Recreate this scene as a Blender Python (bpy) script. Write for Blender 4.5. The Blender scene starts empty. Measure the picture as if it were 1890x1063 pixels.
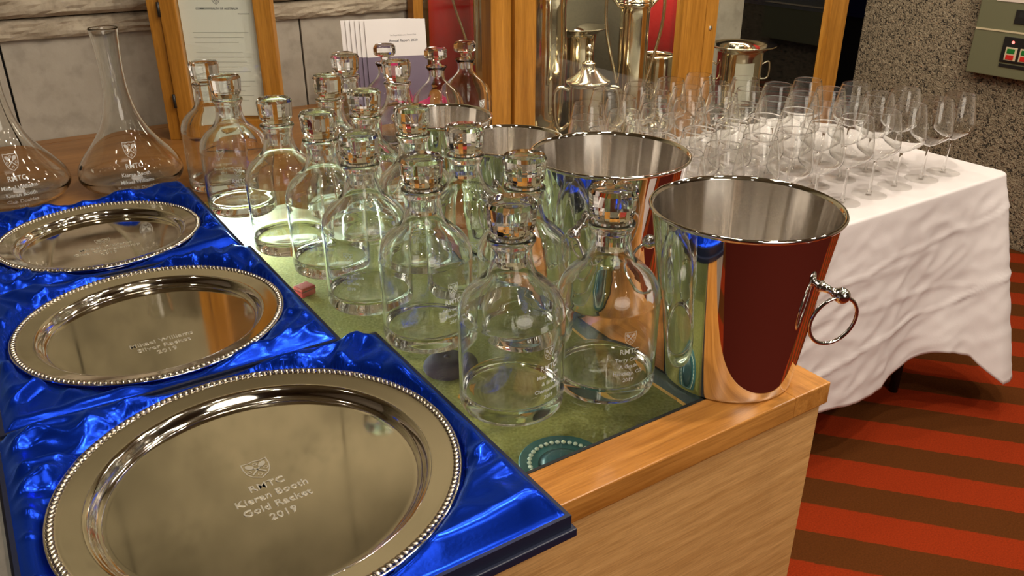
import bpy, bmesh, math, random
from mathutils import Vector, Matrix, noise
S = bpy.context.scene
R = math.radians
ZOFF = 0.64            # the glass table top lies at z = 0 while building; everything is lifted by ZOFF at the end
random.seed(7)

# ------------------------------------------------------------------ camera, world, light, exposure
cam = bpy.data.cameras.new('camera'); camo = bpy.data.objects.new('camera', cam); S.collection.objects.link(camo)
cam.sensor_width = 36; cam.lens = 36 * 1525 / 1890; cam.clip_start = .02
camo.location = (0, 0, .51); camo.rotation_euler = (R(90 - 25.6), 0, R(-33.4)); S.camera = camo
W = bpy.data.worlds.new('world'); S.world = W; W.use_nodes = True
W.node_tree.nodes['Background'].inputs[0].default_value = (1, .86, .68, 1)
W.node_tree.nodes['Background'].inputs[1].default_value = .30
vs = S.view_settings; vs.view_transform = 'Standard'; vs.look = 'None'; vs.gamma = 1; vs.use_curve_mapping = False
vs.exposure = 0.35
cy = S.cycles
cy.max_bounces = 48; cy.transmission_bounces = 40; cy.transparent_max_bounces = 160; cy.diffuse_bounces = 4; cy.glossy_bounces = 10
cy.caustics_refractive = True; cy.caustics_reflective = True; cy.blur_glossy = 0; cy.sample_clamp_indirect = 8
CEIL = 1.72
def lamp(kind, loc, power, size=.06, col=(1, .89, .75), aim=None, angle=100, blend=.6):
    l = bpy.data.lights.new('lamp_or_fill', kind); o = bpy.data.objects.new('lamp_or_fill', l); S.collection.objects.link(o)
    o.location = loc; l.energy = power; l.color = col
    if kind == 'SPOT': l.shadow_soft_size = size; l.spot_size = R(angle); l.spot_blend = blend
    if kind == 'POINT': l.shadow_soft_size = size
    if kind == 'AREA': l.shape = 'DISK'; l.size = size
    if aim: o.rotation_euler = (Vector(aim) - Vector(loc)).to_track_quat('-Z', 'Y').to_euler()
    return o
LAMPS = [((1.9, -.5, 1.6), 24), ((.9, -.9, 1.6), 20), ((2.35, .9, 1.6), 16), ((-.5, -.3, 1.6), 6), ((1.25, .62, 1.6), 13), ((.1, .75, 1.6), 4), ((1.55, 1.45, 1.6), 9), ((-.7, 1.1, 1.6), 2.5), ((.45, -.1, 1.6), 14), ((2.6, -.6, 1.6), 6),
         ((1.9, .35, 1.6), 5), ((1.0, .25, 1.6), 31), ((1.0, 1.1, 1.6), 5), ((2.2, 1.6, 1.6), 4), ((1.4, -.1, 1.6), 5), ((.8, .72, 1.6), 7)]
for p, e in LAMPS:
    lamp('SPOT', p, e, .03, aim=(p[0] * .7 + .3, p[1] * .6 + .5, 0), angle=168, blend=.5)
lamp('AREA', (.3, -1.6, 1.1), 14, 1.5, aim=(.8, 1., .5))  # broad soft fill added behind the camera, standing in for track lights

# ------------------------------------------------------------------ materials
def nt(name):
    m = bpy.data.materials.new(name); m.use_nodes = True; t = m.node_tree
    return m, t, t.nodes['Principled BSDF']
def N(t, typ, **kw):
    n = t.nodes.new(typ)
    for k, v in kw.items():
        if k in n.inputs: n.inputs[k].default_value = v
        else: setattr(n, k, v)
    return n
def L(t, a, b): t.links.new(a, b)
def pb(name, col, rough=.5, metal=0, **kw):
    m, t, b = nt(name)
    b.inputs['Base Color'].default_value = (*col, 1); b.inputs['Roughness'].default_value = rough; b.inputs['Metallic'].default_value = metal
    for k, v in kw.items(): b.inputs[k].default_value = v
    return m
def ramp(t, stops):
    r = N(t, 'ShaderNodeValToRGB'); e = r.color_ramp.elements
    while len(e) < len(stops): e.new(.5)
    for x, (p, c) in zip(e, stops): x.position = p; x.color = (*c, 1)
    return r
def coords(t, scale=(1, 1, 1), rot=(0, 0, 0)):
    c = N(t, 'ShaderNodeTexCoord'); m = N(t, 'ShaderNodeMapping'); L(t, c.outputs['Object'], m.inputs[0])
    m.inputs['Scale'].default_value = scale; m.inputs['Rotation'].default_value = rot
    return m.outputs[0]
def bump(t, b, h, s=.2, d=.002):
    n = N(t, 'ShaderNodeBump', Strength=s, Distance=d); L(t, h, n.inputs['Height']); L(t, n.outputs[0], b.inputs['Normal'])
def wood(name, dark, light, scale, rough=.38, fleck=0):
    m, t, b = nt(name); co = coords(t, scale)
    n = N(t, 'ShaderNodeTexNoise', Scale=1., Detail=6., Roughness=.6, Distortion=.25); L(t, co, n.inputs[0])
    r = ramp(t, [(.3, dark), (.7, light)]); L(t, n.outputs['Fac'], r.inputs[0])
    n2 = N(t, 'ShaderNodeTexNoise', Scale=6., Detail=3., Roughness=.7); L(t, co, n2.inputs[0])
    r2 = ramp(t, [(.35, (.78, .74, .7)), (.6, (1.06, 1.06, 1.06))]); L(t, n2.outputs['Fac'], r2.inputs[0])
    mx = N(t, 'ShaderNodeMix', data_type='RGBA', blend_type='MULTIPLY'); mx.inputs[0].default_value = .8
    L(t, r.outputs[0], mx.inputs[6]); L(t, r2.outputs[0], mx.inputs[7]); L(t, mx.outputs[2], b.inputs['Base Color'])
    b.inputs['Roughness'].default_value = rough; bump(t, b, n2.outputs['Fac'], .12, .001)
    return m
M = {}
M['rail_x'] = wood('oak_rail_lengthwise', (.36, .135, .022), (.62, .28, .065), (3, 60, 60), .3)
M['rail_y'] = wood('oak_rail_crosswise', (.36, .135, .022), (.62, .28, .065), (60, 3, 60), .3)
M['panel'] = wood('oak_front_panel', (.54, .28, .09), (.76, .44, .17), (5, 60, 90), .45)
M['post'] = wood('oak_post', (.30, .12, .012), (.52, .235, .035), (45, 45, 2.5), .35)
M['counter'] = wood('brown_counter_wood', (.23, .095, .022), (.36, .165, .045), (3, 40, 40), .35)
# concrete
def concrete(name, a, b_, sc=3.):
    m, t, b = nt(name); co = coords(t)
    n = N(t, 'ShaderNodeTexNoise', Scale=sc, Detail=8., Roughness=.65); L(t, co, n.inputs[0])
    r = ramp(t, [(.3, a), (.68, b_)]); L(t, n.outputs['Fac'], r.inputs[0])
    n2 = N(t, 'ShaderNodeTexNoise', Scale=sc * 9, Detail=5.); L(t, co, n2.inputs[0])
    r2 = ramp(t, [(.3, (.8, .8, .8)), (.5, (1, 1, 1))]); L(t, n2.outputs['Fac'], r2.inputs[0])
    mx = N(t, 'ShaderNodeMix', data_type='RGBA', blend_type='MULTIPLY'); mx.inputs[0].default_value = 1
    L(t, r.outputs[0], mx.inputs[6]); L(t, r2.outputs[0], mx.inputs[7]); L(t, mx.outputs[2], b.inputs['Base Color'])
    b.inputs['Roughness'].default_value = .85; bump(t, b, n2.outputs['Fac'], .35, .004)
    return m
M['concrete'] = concrete('grey_concrete', (.27, .235, .185), (.42, .375, .31))
M['ledge'] = concrete('rough_board_marked_concrete', (.24, .19, .13), (.48, .41, .31), 9.)
M['ceiling'] = concrete('olive_plaster_ceiling', (.12, .10, .052), (.31, .262, .155), 3.4)
M['plinth'] = concrete('beige_concrete', (.38, .34, .29), (.48, .44, .38), 5.)
# exposed aggregate
m, t, b = nt('exposed_aggregate'); co = coords(t, (1, 1, 1))
n = N(t, 'ShaderNodeTexNoise', Scale=105., Detail=2., Roughness=.5, Distortion=1.2); L(t, co, n.inputs[0])
r = ramp(t, [(.37, (.03, .024, .016)), (.44, (.25, .198, .125)), (.62, (.34, .272, .178)), (.8, (.46, .385, .27))]); L(t, n.outputs['Fac'], r.inputs[0])
L(t, r.outputs[0], b.inputs['Base Color']); b.inputs['Roughness'].default_value = .8; bump(t, b, n.outputs['Fac'], 1., .012); M['aggregate'] = m
# carpet with diagonal stripes
m, t, b = nt('striped_carpet'); co = coords(t)
sx = N(t, 'ShaderNodeSeparateXYZ'); L(t, co, sx.inputs[0])
wob = N(t, 'ShaderNodeTexNoise', Scale=60., Detail=2.); L(t, co, wob.inputs[0])
ca, sa = math.sin(R(130.6)), -math.cos(R(130.6))
a1 = N(t, 'ShaderNodeMath', operation='MULTIPLY'); a1.inputs[1].default_value = ca; L(t, sx.outputs[0], a1.inputs[0])
a2 = N(t, 'ShaderNodeMath', operation='MULTIPLY_ADD'); a2.inputs[1].default_value = sa; L(t, sx.outputs[1], a2.inputs[0]); L(t, a1.outputs[0], a2.inputs[2])
a2b = N(t, 'ShaderNodeMath', operation='MULTIPLY_ADD'); a2b.inputs[1].default_value = .006; L(t, wob.outputs['Fac'], a2b.inputs[0]); L(t, a2.outputs[0], a2b.inputs[2])
a3 = N(t, 'ShaderNodeMath', operation='SUBTRACT'); a3.inputs[1].default_value = 1.3937; L(t, a2b.outputs[0], a3.inputs[0])
a4 = N(t, 'ShaderNodeMath', operation='DIVIDE'); a4.inputs[1].default_value = .0882 * 2; L(t, a3.outputs[0], a4.inputs[0])
a5 = N(t, 'ShaderNodeMath', operation='FRACT'); L(t, a4.outputs[0], a5.inputs[0])
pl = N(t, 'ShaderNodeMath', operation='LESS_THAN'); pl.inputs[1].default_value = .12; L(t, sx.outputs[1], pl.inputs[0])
r = ramp(t, [(0, (.30, .031, .0055)), (.49, (.30, .031, .0055)), (.51, (.11, .032, .006)), (1, (.11, .032, .006))]); L(t, a5.outputs[0], r.inputs[0])
n = N(t, 'ShaderNodeTexNoise', Scale=300., Detail=2.); L(t, co, n.inputs[0])
r2 = ramp(t, [(.3, (.7, .7, .7)), (.7, (1.1, 1.1, 1.1))]); L(t, n.outputs['Fac'], r2.inputs[0])
mx = N(t, 'ShaderNodeMix', data_type='RGBA', blend_type='MULTIPLY'); mx.inputs[0].default_value = .8
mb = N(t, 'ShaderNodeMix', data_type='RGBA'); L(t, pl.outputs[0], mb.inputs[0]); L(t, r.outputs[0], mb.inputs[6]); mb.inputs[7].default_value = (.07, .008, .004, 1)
L(t, mb.outputs[2], mx.inputs[6]); L(t, r2.outputs[0], mx.inputs[7]); L(t, mx.outputs[2], b.inputs['Base Color'])
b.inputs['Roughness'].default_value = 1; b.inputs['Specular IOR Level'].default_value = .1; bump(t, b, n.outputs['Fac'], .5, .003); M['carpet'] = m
# glass
def glass(name, col, ior=1.5):
    m, t, b = nt(name); b.inputs['Base Color'].default_value = (*col, 1); b.inputs['Transmission Weight'].default_value = 1
    b.inputs['Roughness'].default_value = 0; b.inputs['IOR'].default_value = ior; return m
M['crystal'] = glass('clear_crystal', (.985, .998, .99)); M['stem'] = glass('clear_stemware', (.99, .995, .99))
def thin(name, col, f0=.045, fmax=.9, power=4.5):
    m = bpy.data.materials.new(name); m.use_nodes = True; t = m.node_tree; t.nodes.clear()
    o = N(t, 'ShaderNodeOutputMaterial'); tr = N(t, 'ShaderNodeBsdfTransparent'); tr.inputs[0].default_value = (*col, 1)
    g = N(t, 'ShaderNodeBsdfGlossy', Roughness=.0); lw = N(t, 'ShaderNodeLayerWeight', Blend=.5)
    p = N(t, 'ShaderNodeMath', operation='POWER'); p.inputs[1].default_value = power; L(t, lw.outputs['Facing'], p.inputs[0])
    ma = N(t, 'ShaderNodeMath', operation='MULTIPLY_ADD'); ma.inputs[1].default_value = fmax; ma.inputs[2].default_value = f0; L(t, p.outputs[0], ma.inputs[0])
    mx = N(t, 'ShaderNodeMixShader'); L(t, ma.outputs[0], mx.inputs[0]); L(t, tr.outputs[0], mx.inputs[1]); L(t, g.outputs[0], mx.inputs[2])
    L(t, mx.outputs[0], o.inputs[0]); return m
M['pane'] = thin('window_pane_glass', (.96, .985, .97), .04, .8, 5); M['tabletop_glass'] = thin('greenish_table_glass', (.955, 1., .965), .035, .8, 5)
M['bowl'] = thin('thin_wine_glass', (.985, .985, .98), .07, .93, 2.6); M['foot'] = thin('wine_glass_foot', (.985, .985, .98), .025, .4, 4)
m, t, b = nt('faint_engraving'); b.inputs['Base Color'].default_value = (.8, .82, .8, 1); b.inputs['Alpha'].default_value = .42; b.inputs['Roughness'].default_value = .7; M['engraving_faint'] = m
M['engraving'] = pb('frosted_engraving', (.82, .86, .84), .7)
M['steel'] = pb('polished_steel', (.86, .85, .83), .035, 1)
m, t, b = nt('brushed_steel'); b.inputs['Metallic'].default_value = 1; b.inputs['Base Color'].default_value = (.74, .70, .65, 1); b.inputs['Roughness'].default_value = .2
b.inputs['Anisotropic'].default_value = .85; b.inputs['Anisotropic Rotation'].default_value = .25
tg = N(t, 'ShaderNodeTangent', direction_type='RADIAL', axis='Z'); L(t, tg.outputs[0], b.inputs['Tangent'])
co = coords(t); sp = N(t, 'ShaderNodeSeparateXYZ'); L(t, co, sp.inputs[0]); at = N(t, 'ShaderNodeMath', operation='ARCTAN2'); L(t, sp.outputs[1], at.inputs[0]); L(t, sp.outputs[0], at.inputs[1])
cb = N(t, 'ShaderNodeCombineXYZ'); L(t, at.outputs[0], cb.inputs[0]); n = N(t, 'ShaderNodeTexNoise', Scale=2.6, Detail=1.5, Roughness=.5); L(t, cb.outputs[0], n.inputs[0]); bump(t, b, n.outputs['Fac'], .35, .012)
M['brushed'] = m
m, t, b = nt('silver_plate'); co = coords(t); b.inputs['Metallic'].default_value = 1; b.inputs['Base Color'].default_value = (.9, .86, .77, 1)
n = N(t, 'ShaderNodeTexNoise', Scale=9., Detail=4.); L(t, co, n.inputs[0]); r = ramp(t, [(.3, (.03, .03, .03)), (.7, (.10, .10, .10))]); L(t, n.outputs['Fac'], r.inputs[0]); L(t, r.outputs[0], b.inputs['Roughness'])
M['silver'] = m; M['silver_bead'] = pb('silver_beading', (.62, .56, .45), .22, 1); M['etch'] = pb('etched_silver', (.95, .92, .82), .42, .9)
M['trophy'] = pb('old_silver', (.80, .72, .55), .12, 1)
m, t, b = nt('royal_blue_satin'); co = coords(t, (260, 500, 260))
b.inputs['Base Color'].default_value = (.004, .035, .50, 1); b.inputs['Metallic'].default_value = .78; b.inputs['Roughness'].default_value = .23
b.inputs['Specular IOR Level'].default_value = .6; b.inputs['Specular Tint'].default_value = (.3, .5, 1, 1); b.inputs['Sheen Weight'].default_value = .25; b.inputs['Sheen Tint'].default_value = (.1, .3, 1, 1)
n = N(t, 'ShaderNodeTexNoise', Scale=1., Detail=1.); L(t, co, n.inputs[0]); bump(t, b, n.outputs['Fac'], .12, .0006); M['satin'] = m
M['navy_card'] = pb('navy_box_card', (.008, .012, .035), .45); M['felt'] = None
m, t, b = nt('olive_felt'); co = coords(t, (230, 230, 230)); n = N(t, 'ShaderNodeTexNoise', Scale=1., Detail=3.); L(t, co, n.inputs[0])
r = ramp(t, [(.3, (.27, .235, .065)), (.7, (.44, .385, .135))]); L(t, n.outputs['Fac'], r.inputs[0]); L(t, r.outputs[0], b.inputs['Base Color']); b.inputs['Roughness'].default_value = .95; bump(t, b, n.outputs['Fac'], .5, .002); M['felt'] = m
m, t, b = nt('white_linen'); co = coords(t, (500, 500, 500)); n = N(t, 'ShaderNodeTexNoise', Scale=1., Detail=1.); L(t, co, n.inputs[0])
b.inputs['Base Color'].default_value = (.80, .74, .73, 1); b.inputs['Roughness'].default_value = .9; bump(t, b, n.outputs['Fac'], .2, .001); M['linen'] = m
M['white_lacquer'] = pb('pale_interior_lacquer', (.72, .74, .66), .5); M['black'] = pb('black_metal', (.012, .012, .012), .4)
M['rubber'] = pb('black_gasket', (.01, .01, .01), .7); M['lip'] = pb('tan_glazing_bead', (.52, .33, .13), .5)
M['red_velvet'] = pb('crimson_velvet', (.46, .010, .010), .85); M['red_shaded'] = pb('shaded_crimson_velvet', (.16, .004, .006), .7)
M['paper'] = pb('white_paper', (.86, .80, .73), .6); M['card'] = pb('white_glossy_card', (.80, .76, .74), .35); M['purple'] = pb('grey_purple_print', (.17, .13, .19), .4)
M['ink'] = pb('dark_print', (.05, .05, .07), .7); M['inkgrey'] = pb('grey_print', (.32, .30, .30), .7)
M['pink'] = pb('magenta_card', (.72, .02, .16), .5); M['green_metal'] = pb('grey_green_enamel', (.155, .155, .085), .5)
M['cream'] = pb('cream_plastic', (.62, .52, .33), .5); M['pinkplate'] = pb('pale_label_plate', (.78, .66, .56), .5)
M['btn_green'] = pb('green_button', (.01, .16, .025), .4); M['btn_red'] = pb('red_button', (.6, .02, .015), .4)
M['navy_wall'] = pb('navy_paint', (.004, .006, .06), .6); M['dark'] = pb('dark_space_and_joints', (.006, .006, .006), .9); M['darkwall'] = pb('pale_beige_wall', (.42, .37, .31), .8)
M['velvet_purple'] = pb('purple_velvet', (.045, .02, .055), .9); M['red_leather'] = pb('red_leatherette', (.5, .03, .04), .5); M['orange'] = pb('orange_ribbon', (.62, .25, .02), .6)
M['teal'] = pb('teal_enamel', (.06, .20, .24), .35); M['teal_dark'] = pb('deep_teal_enamel', (.03, .09, .12), .35); M['pearl'] = pb('pearl', (.9, .9, .84), .2)
def emit(name, col, s):
    m, t, b = nt(name); b.inputs['Base Color'].default_value = (*col, 1); b.inputs['Emission Color'].default_value = (*col, 1); b.inputs['Emission Strength'].default_value = s; return m
M['tube'] = emit('fluorescent_tube', (.78, 1, .98), 40); M['bulb'] = emit('warm_lamp_face', (1, .86, .66), 25); M['indicator'] = emit('red_indicator', (1, .12, .1), 3)

# ------------------------------------------------------------------ helpers
def link(name, me, mat, parent=None, loc=None, rz=None):
    o = bpy.data.objects.new(name, me); S.collection.objects.link(o)
    for x in (mat if isinstance(mat, (list, tuple)) else [mat]):
        if x is not None: me.materials.append(x)
    if parent: o.parent = parent
    if loc is not None: o.location = loc
    if rz is not None: o.rotation_euler.z = rz
    return o
def tag(o, label=None, cat=None, group=None, kind=None):
    if label: o['label'] = label
    if cat: o['category'] = cat
    if group: o['group'] = group
    if kind: o['kind'] = kind
    return o
def empty(name, loc=(0, 0, 0), rz=0):
    o = bpy.data.objects.new(name, None); S.collection.objects.link(o); o.location = loc; o.rotation_euler.z = rz; o.empty_display_size = .05; return o
def mesh(vs_, fs, smooth=False, name='m'):
    me = bpy.data.meshes.new(name); me.from_pydata(vs_, [], fs); me.update()
    bm = bmesh.new(); bm.from_mesh(me); bmesh.ops.recalc_face_normals(bm, faces=bm.faces); bm.to_mesh(me); bm.free()
    if smooth: me.polygons.foreach_set('use_smooth', [True] * len(me.polygons))
    return me
def lathe(prof, n=48, smooth=True, closed=False, sharp=None):
    """prof: list of (r, z); r = 0 ends make poles. closed joins the last ring to the first."""
    v, f, rings = [], [], []
    for r_, z in prof:
        if r_ < 1e-6: rings.append([len(v)]); v.append((0, 0, z))
        else:
            rings.append(list(range(len(v), len(v) + n)))
            v += [(r_ * math.cos(2 * math.pi * k / n), r_ * math.sin(2 * math.pi * k / n), z) for k in range(n)]
    prs = list(zip(rings, rings[1:])) + ([(rings[-1], rings[0])] if closed else [])
    for a, b in prs:
        for k in range(n):
            k2 = (k + 1) % n
            if len(a) == 1 and len(b) == 1: continue
            if len(a) == 1: f.append((a[0], b[k], b[k2]))
            elif len(b) == 1: f.append((a[k], a[k2], b[0]))
            else: f.append((a[k], a[k2], b[k2], b[k]))
    return mesh(v, f, smooth)
def spline(pts, k=6):
    """Catmull-Rom through 2-D points"""
    out = []
    for i in range(len(pts) - 1):
        p0, p1, p2, p3 = pts[max(i - 1, 0)], pts[i], pts[i + 1], pts[min(i + 2, len(pts) - 1)]
        for j in range(k):
            s = j / k
            out.append(tuple(.5 * (2 * b + (c - a) * s + (2 * a - 5 * b + 4 * c - d) * s * s + (3 * b - a - 3 * c + d) * s ** 3) for a, b, c, d in zip(p0, p1, p2, p3)))
    out.append(tuple(pts[-1])); return out
def bmadd_box(bm, x0, x1, y0, y1, z0, z1):
    c = [bm.verts.new(p) for p in ((x0, y0, z0), (x1, y0, z0), (x1, y1, z0), (x0, y1, z0), (x0, y0, z1), (x1, y0, z1), (x1, y1, z1), (x0, y1, z1))]
    for q in ((3, 2, 1, 0), (4, 5, 6, 7), (0, 1, 5, 4), (1, 2, 6, 5), (2, 3, 7, 6), (3, 0, 4, 7)): bm.faces.new([c[i] for i in q])
def box_me(x0, x1, y0, y1, z0, z1, bev=0, seg=2):
    bm = bmesh.new(); bmadd_box(bm, x0, x1, y0, y1, z0, z1)
    if bev: bmesh.ops.bevel(bm, geom=list(bm.edges), offset=bev, segments=seg, profile=.6, affect='EDGES')
    me = bpy.data.meshes.new('m'); bm.to_mesh(me); bm.free(); return me
def box(name, mat, parent, x0, x1, y0, y1, z0, z1, bev=0):
    return link(name, box_me(x0, x1, y0, y1, z0, z1, bev), mat, parent)
def tube_me(path, rad, n=10, closed=False, smooth=True):
    P = [Vector(p) for p in path]; m_ = len(P); v, f = [], []
    rad = rad if isinstance(rad, (list, tuple)) else [rad] * m_
    ref = None
    for i, p in enumerate(P):
        d = (P[(i + 1) % m_] - P[i - 1]) if closed else (P[min(i + 1, m_ - 1)] - P[max(i - 1, 0)])
        d.normalize()
        if ref is None: ref = d.orthogonal().normalized()
        ref = (ref - d * ref.dot(d)).normalized(); q = d.cross(ref)
        v += [tuple(p + (ref * math.cos(2 * math.pi * k / n) + q * math.sin(2 * math.pi * k / n)) * rad[i]) for k in range(n)]
    for i in range(m_ if closed else m_ - 1):
        j = (i + 1) % m_
        for k in range(n): f.append((i * n + k, i * n + (k + 1) % n, j * n + (k + 1) % n, j * n + k))
    if not closed: f += [tuple(range(n))[::-1], tuple(range((m_ - 1) * n, m_ * n))]
    return mesh(v, f, smooth)
def join(mes):
    bm = bmesh.new()
    for me in mes: bm.from_mesh(me)
    out = bpy.data.meshes.new('m'); bm.to_mesh(out); bm.free()
    return out
def xf(me, mat): me.transform(mat); me.update(); return me
def copy_tree(o, parent=None):
    c = o.copy(); S.collection.objects.link(c)
    if parent: c.parent = parent
    for ch in list(o.children): copy_tree(ch, c)
    return c
_tc = {}
def text_me(s, size, depth=.0003, fine=False):
    cu = bpy.data.curves.new('t', 'FONT'); cu.body = s; cu.size = size; cu.align_x = 'CENTER'; cu.resolution_u = 2; cu.offset = size * .008
    cu.extrude = depth / 2
    o = bpy.data.objects.new('t', cu); me = bpy.data.meshes.new_from_object(o); bpy.data.objects.remove(o); return me
def ring2d(cx, cy_, rx, ry, w, ang=0, n=20, filled=False):
    v, f = [], []
    ca_, sa_ = math.cos(ang), math.sin(ang)
    def P(u, k, ax, ay):
        x, y = ax * math.cos(2 * math.pi * k / u), ay * math.sin(2 * math.pi * k / u); return (cx + x * ca_ - y * sa_, cy_ + x * sa_ + y * ca_, 0)
    if filled:
        v = [P(n, k, rx, ry) for k in range(n)]; return v, [tuple(range(n))]
    v = [P(n, k, rx, ry) for k in range(n)] + [P(n, k, rx - w, ry - w) for k in range(n)]
    return v, [(k, (k + 1) % n, n + (k + 1) % n, n + k) for k in range(n)]
def crest_me(s):
    """shield with two crossed rackets and four balls, s = height"""
    V, F = [], []
    def add(vf):
        b0 = len(V); V.extend(vf[0]); F.extend(tuple(i + b0 for i in q) for q in vf[1])
    out = [(-.42, .5), (-.2, .46), (0, .5), (.2, .46), (.42, .5), (.43, .2), (.38, -.1), (.26, -.32), (0, -.5), (-.26, -.32), (-.38, -.1), (-.43, .2)]
    n = len(out); add(([(x * s, y * s, 0) for x, y in out] + [(x * s * .9, y * s * .9, 0) for x, y in out], [(k, (k + 1) % n, n + (k + 1) % n, n + k) for k in range(n)]))
    for sg in (-1, 1):
        add(ring2d(sg * .2 * s, .22 * s, .16 * s, .1 * s, 0, sg * R(50), 14, True))
        a = (sg * .11 * s, .12 * s); b = (-sg * .22 * s, -.22 * s); w = .03 * s
        d = Vector((b[0] - a[0], b[1] - a[1])).normalized(); q = Vector((-d.y, d.x)) * w
        add(([(a[0] + q.x, a[1] + q.y, 0), (b[0] + q.x, b[1] + q.y, 0), (b[0] - q.x, b[1] - q.y, 0), (a[0] - q.x, a[1] - q.y, 0)], [(0, 1, 2, 3)]))
    for x, y in ((0, .3), (.26, -.02), (-.26, -.02), (0, -.28)): add(ring2d(x * s, y * s, .075 * s, .075 * s, .03 * s, 0, 12))
    me = bpy.data.meshes.new('crest'); me.from_pydata(V, [], F); return me
def layout(lines, crest, cz=0, gap=1.35):
    """lines = [(text, size)] stacked downwards from y = 0; crest height above"""
    mes = []
    y = 0
    if crest: mes.append(xf(crest_me(crest), Matrix.Translation((0, crest * .62, 0))))
    for s, z in lines:
        y -= z * gap; mes.append(xf(text_me(s, z), Matrix.Translation((0, y + z * .35, 0))))
    return join(mes)
def wrap(me, rad, phi, z0, eps=.0004):
    """bend a flat layout (x right, y up) round a vertical cylinder; subdivides nothing: letters are small. rad may be a function of z"""
    for v in me.vertices:
        x, y, d = v.co; z = z0 + y; r_ = (rad(z) if callable(rad) else rad) + eps + d; a = phi + x / r_
        v.co = (r_ * math.cos(a), r_ * math.sin(a), z)
    me.update(); return me

# ------------------------------------------------------------------ room
FZ = -.64
def struct(o): o['kind'] = 'structure'; return o
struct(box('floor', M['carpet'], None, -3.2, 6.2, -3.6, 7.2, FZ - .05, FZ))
struct(box('ceiling', M['ceiling'], None, -3.2, 6.2, -3.6, 7.2, CEIL, CEIL + .05))
wb = struct(empty('wall_back'))
YW = 2.13
struct(box('wall_front', M['darkwall'], None, -3.2, 6.2, -3.6, -3.5, FZ, CEIL))
struct(box('wall_left', M['darkwall'], None, -3.2, -3.1, -3.5, 7.1, FZ, CEIL))
struct(box('wall_far', M['dark'], None, -3.1, 6.2, 7.1, 7.2, FZ, CEIL))  # near-black colour stands for the darkness of the unlit room beyond
box('backing', M['dark'], wb, -3.1, 2.40, YW + .012, YW + .20, FZ, CEIL)
bj = [-3.1, -1.05, .085, .755, 1.33, 2.0, 2.40]
for i in range(len(bj) - 1):          # concrete blocks below the ledge
    link('concrete_block', box_me(bj[i] + .0022, bj[i + 1] - .0022, YW, YW + .02, FZ, .222, .0015), M['concrete'], wb)
for i in range(len(bj) - 1):
    link('concrete_block', box_me(bj[i] + .0022, bj[i + 1] - .0022, YW, YW + .02, .335, CEIL, .0015), M['ceiling'], wb)
def ledge(x0, x1, z0, z1, d, seed):
    nx, nz = int((x1 - x0) / .018), 6
    v, f = [], []
    for j in range(nz + 1):
        for i in range(nx + 1):
            x = x0 + (x1 - x0) * i / nx; s = j / nz; z = z0 + (z1 - z0) * s
            e = min(s, 1 - s); y = YW - d * (1 - .35 * max(0, 1 - e * 5)) + .006 * noise.noise((x * 30, z * 130, seed))
            v.append((x, y, z + .0035 * noise.noise((x * 18, z * 60, seed + 5))))
    for j in range(nz):
        for i in range(nx): a = j * (nx + 1) + i; f.append((a, a + 1, a + nx + 2, a + nx + 1))
    n0 = len(v)
    v += [(x0, YW + .01, z0), (x1, YW + .01, z0), (x1, YW + .01, z1), (x0, YW + .01, z1)]
    bot = list(range(nx + 1)); top = [nz * (nx + 1) + i for i in range(nx + 1)]
    f.append(tuple(bot[::-1]) + (n0, n0 + 1)); f.append(tuple(top) + (n0 + 2, n0 + 3))
    return mesh(v, f)
link('ledge', ledge(-3.1, 2.40, .222, .262, .018, 1), M['ledge'], wb); link('ledge', ledge(-3.1, 2.40, .268, .31, .034, 9), M['ledge'], wb); link('ledge', ledge(-3.1, 2.40, .312, .335, .024, 4), M['ledge'], wb)
# right column of exposed aggregate
wr = struct(empty('wall_right')); XR = 2.985
link('aggregate_face', box_me(XR, XR + .7, -1.2, 2.045, FZ, CEIL, .006), M['aggregate'], wr)
# unlit space behind, its darkness put into the colour, with a navy band
ws = struct(empty('wall_side')); box('dark_space_panel', M['dark'], ws, 4.6, 4.7, 2.1, 7.1, FZ, -.16); box('navy_panel', M['navy_wall'], ws, 4.58, 4.7, 2.1, 7.1, -.15, CEIL)
box('trim_strip', M['navy_wall'], ws, 4.56, 4.6, 2.1, 7.1, -.166, -.148)
struct(box('trim_1', M['plinth'], None, -1.6, -.0625, .30, 1.1, FZ, -.002, .003))

# ------------------------------------------------------------------ ceiling lamps (real fittings at the light positions)
for i, (p, e) in enumerate(LAMPS):
    o = empty('ceiling_spotlight', (p[0], p[1], CEIL))
    tag(o, None, 'lamp'); o['label'] = 'round black ceiling spotlight above the ' + ['table front', 'cabinet front', 'glass table', 'grey plinth', 'wine coolers', 'blue boxes', 'trophy cabinet', 'wine decanters', 'front boxes', 'switch panel side of the carpet', 'middle of the table', 'cabinet corner', 'rear coolers', 'dark doorway', 'carpet before the table', 'round decanters'][i]
    link('housing', lathe([(.045, 0), (.055, -.004), (.055, -.05), (.05, -.06), (.047, -.058), (.047, -.03), (0, -.03)], 24), M['black'], o)
    link('lens', lathe([(.046, -.036), (.03, -.04), (0, -.041)], 24), M['bulb'], o)

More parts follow.
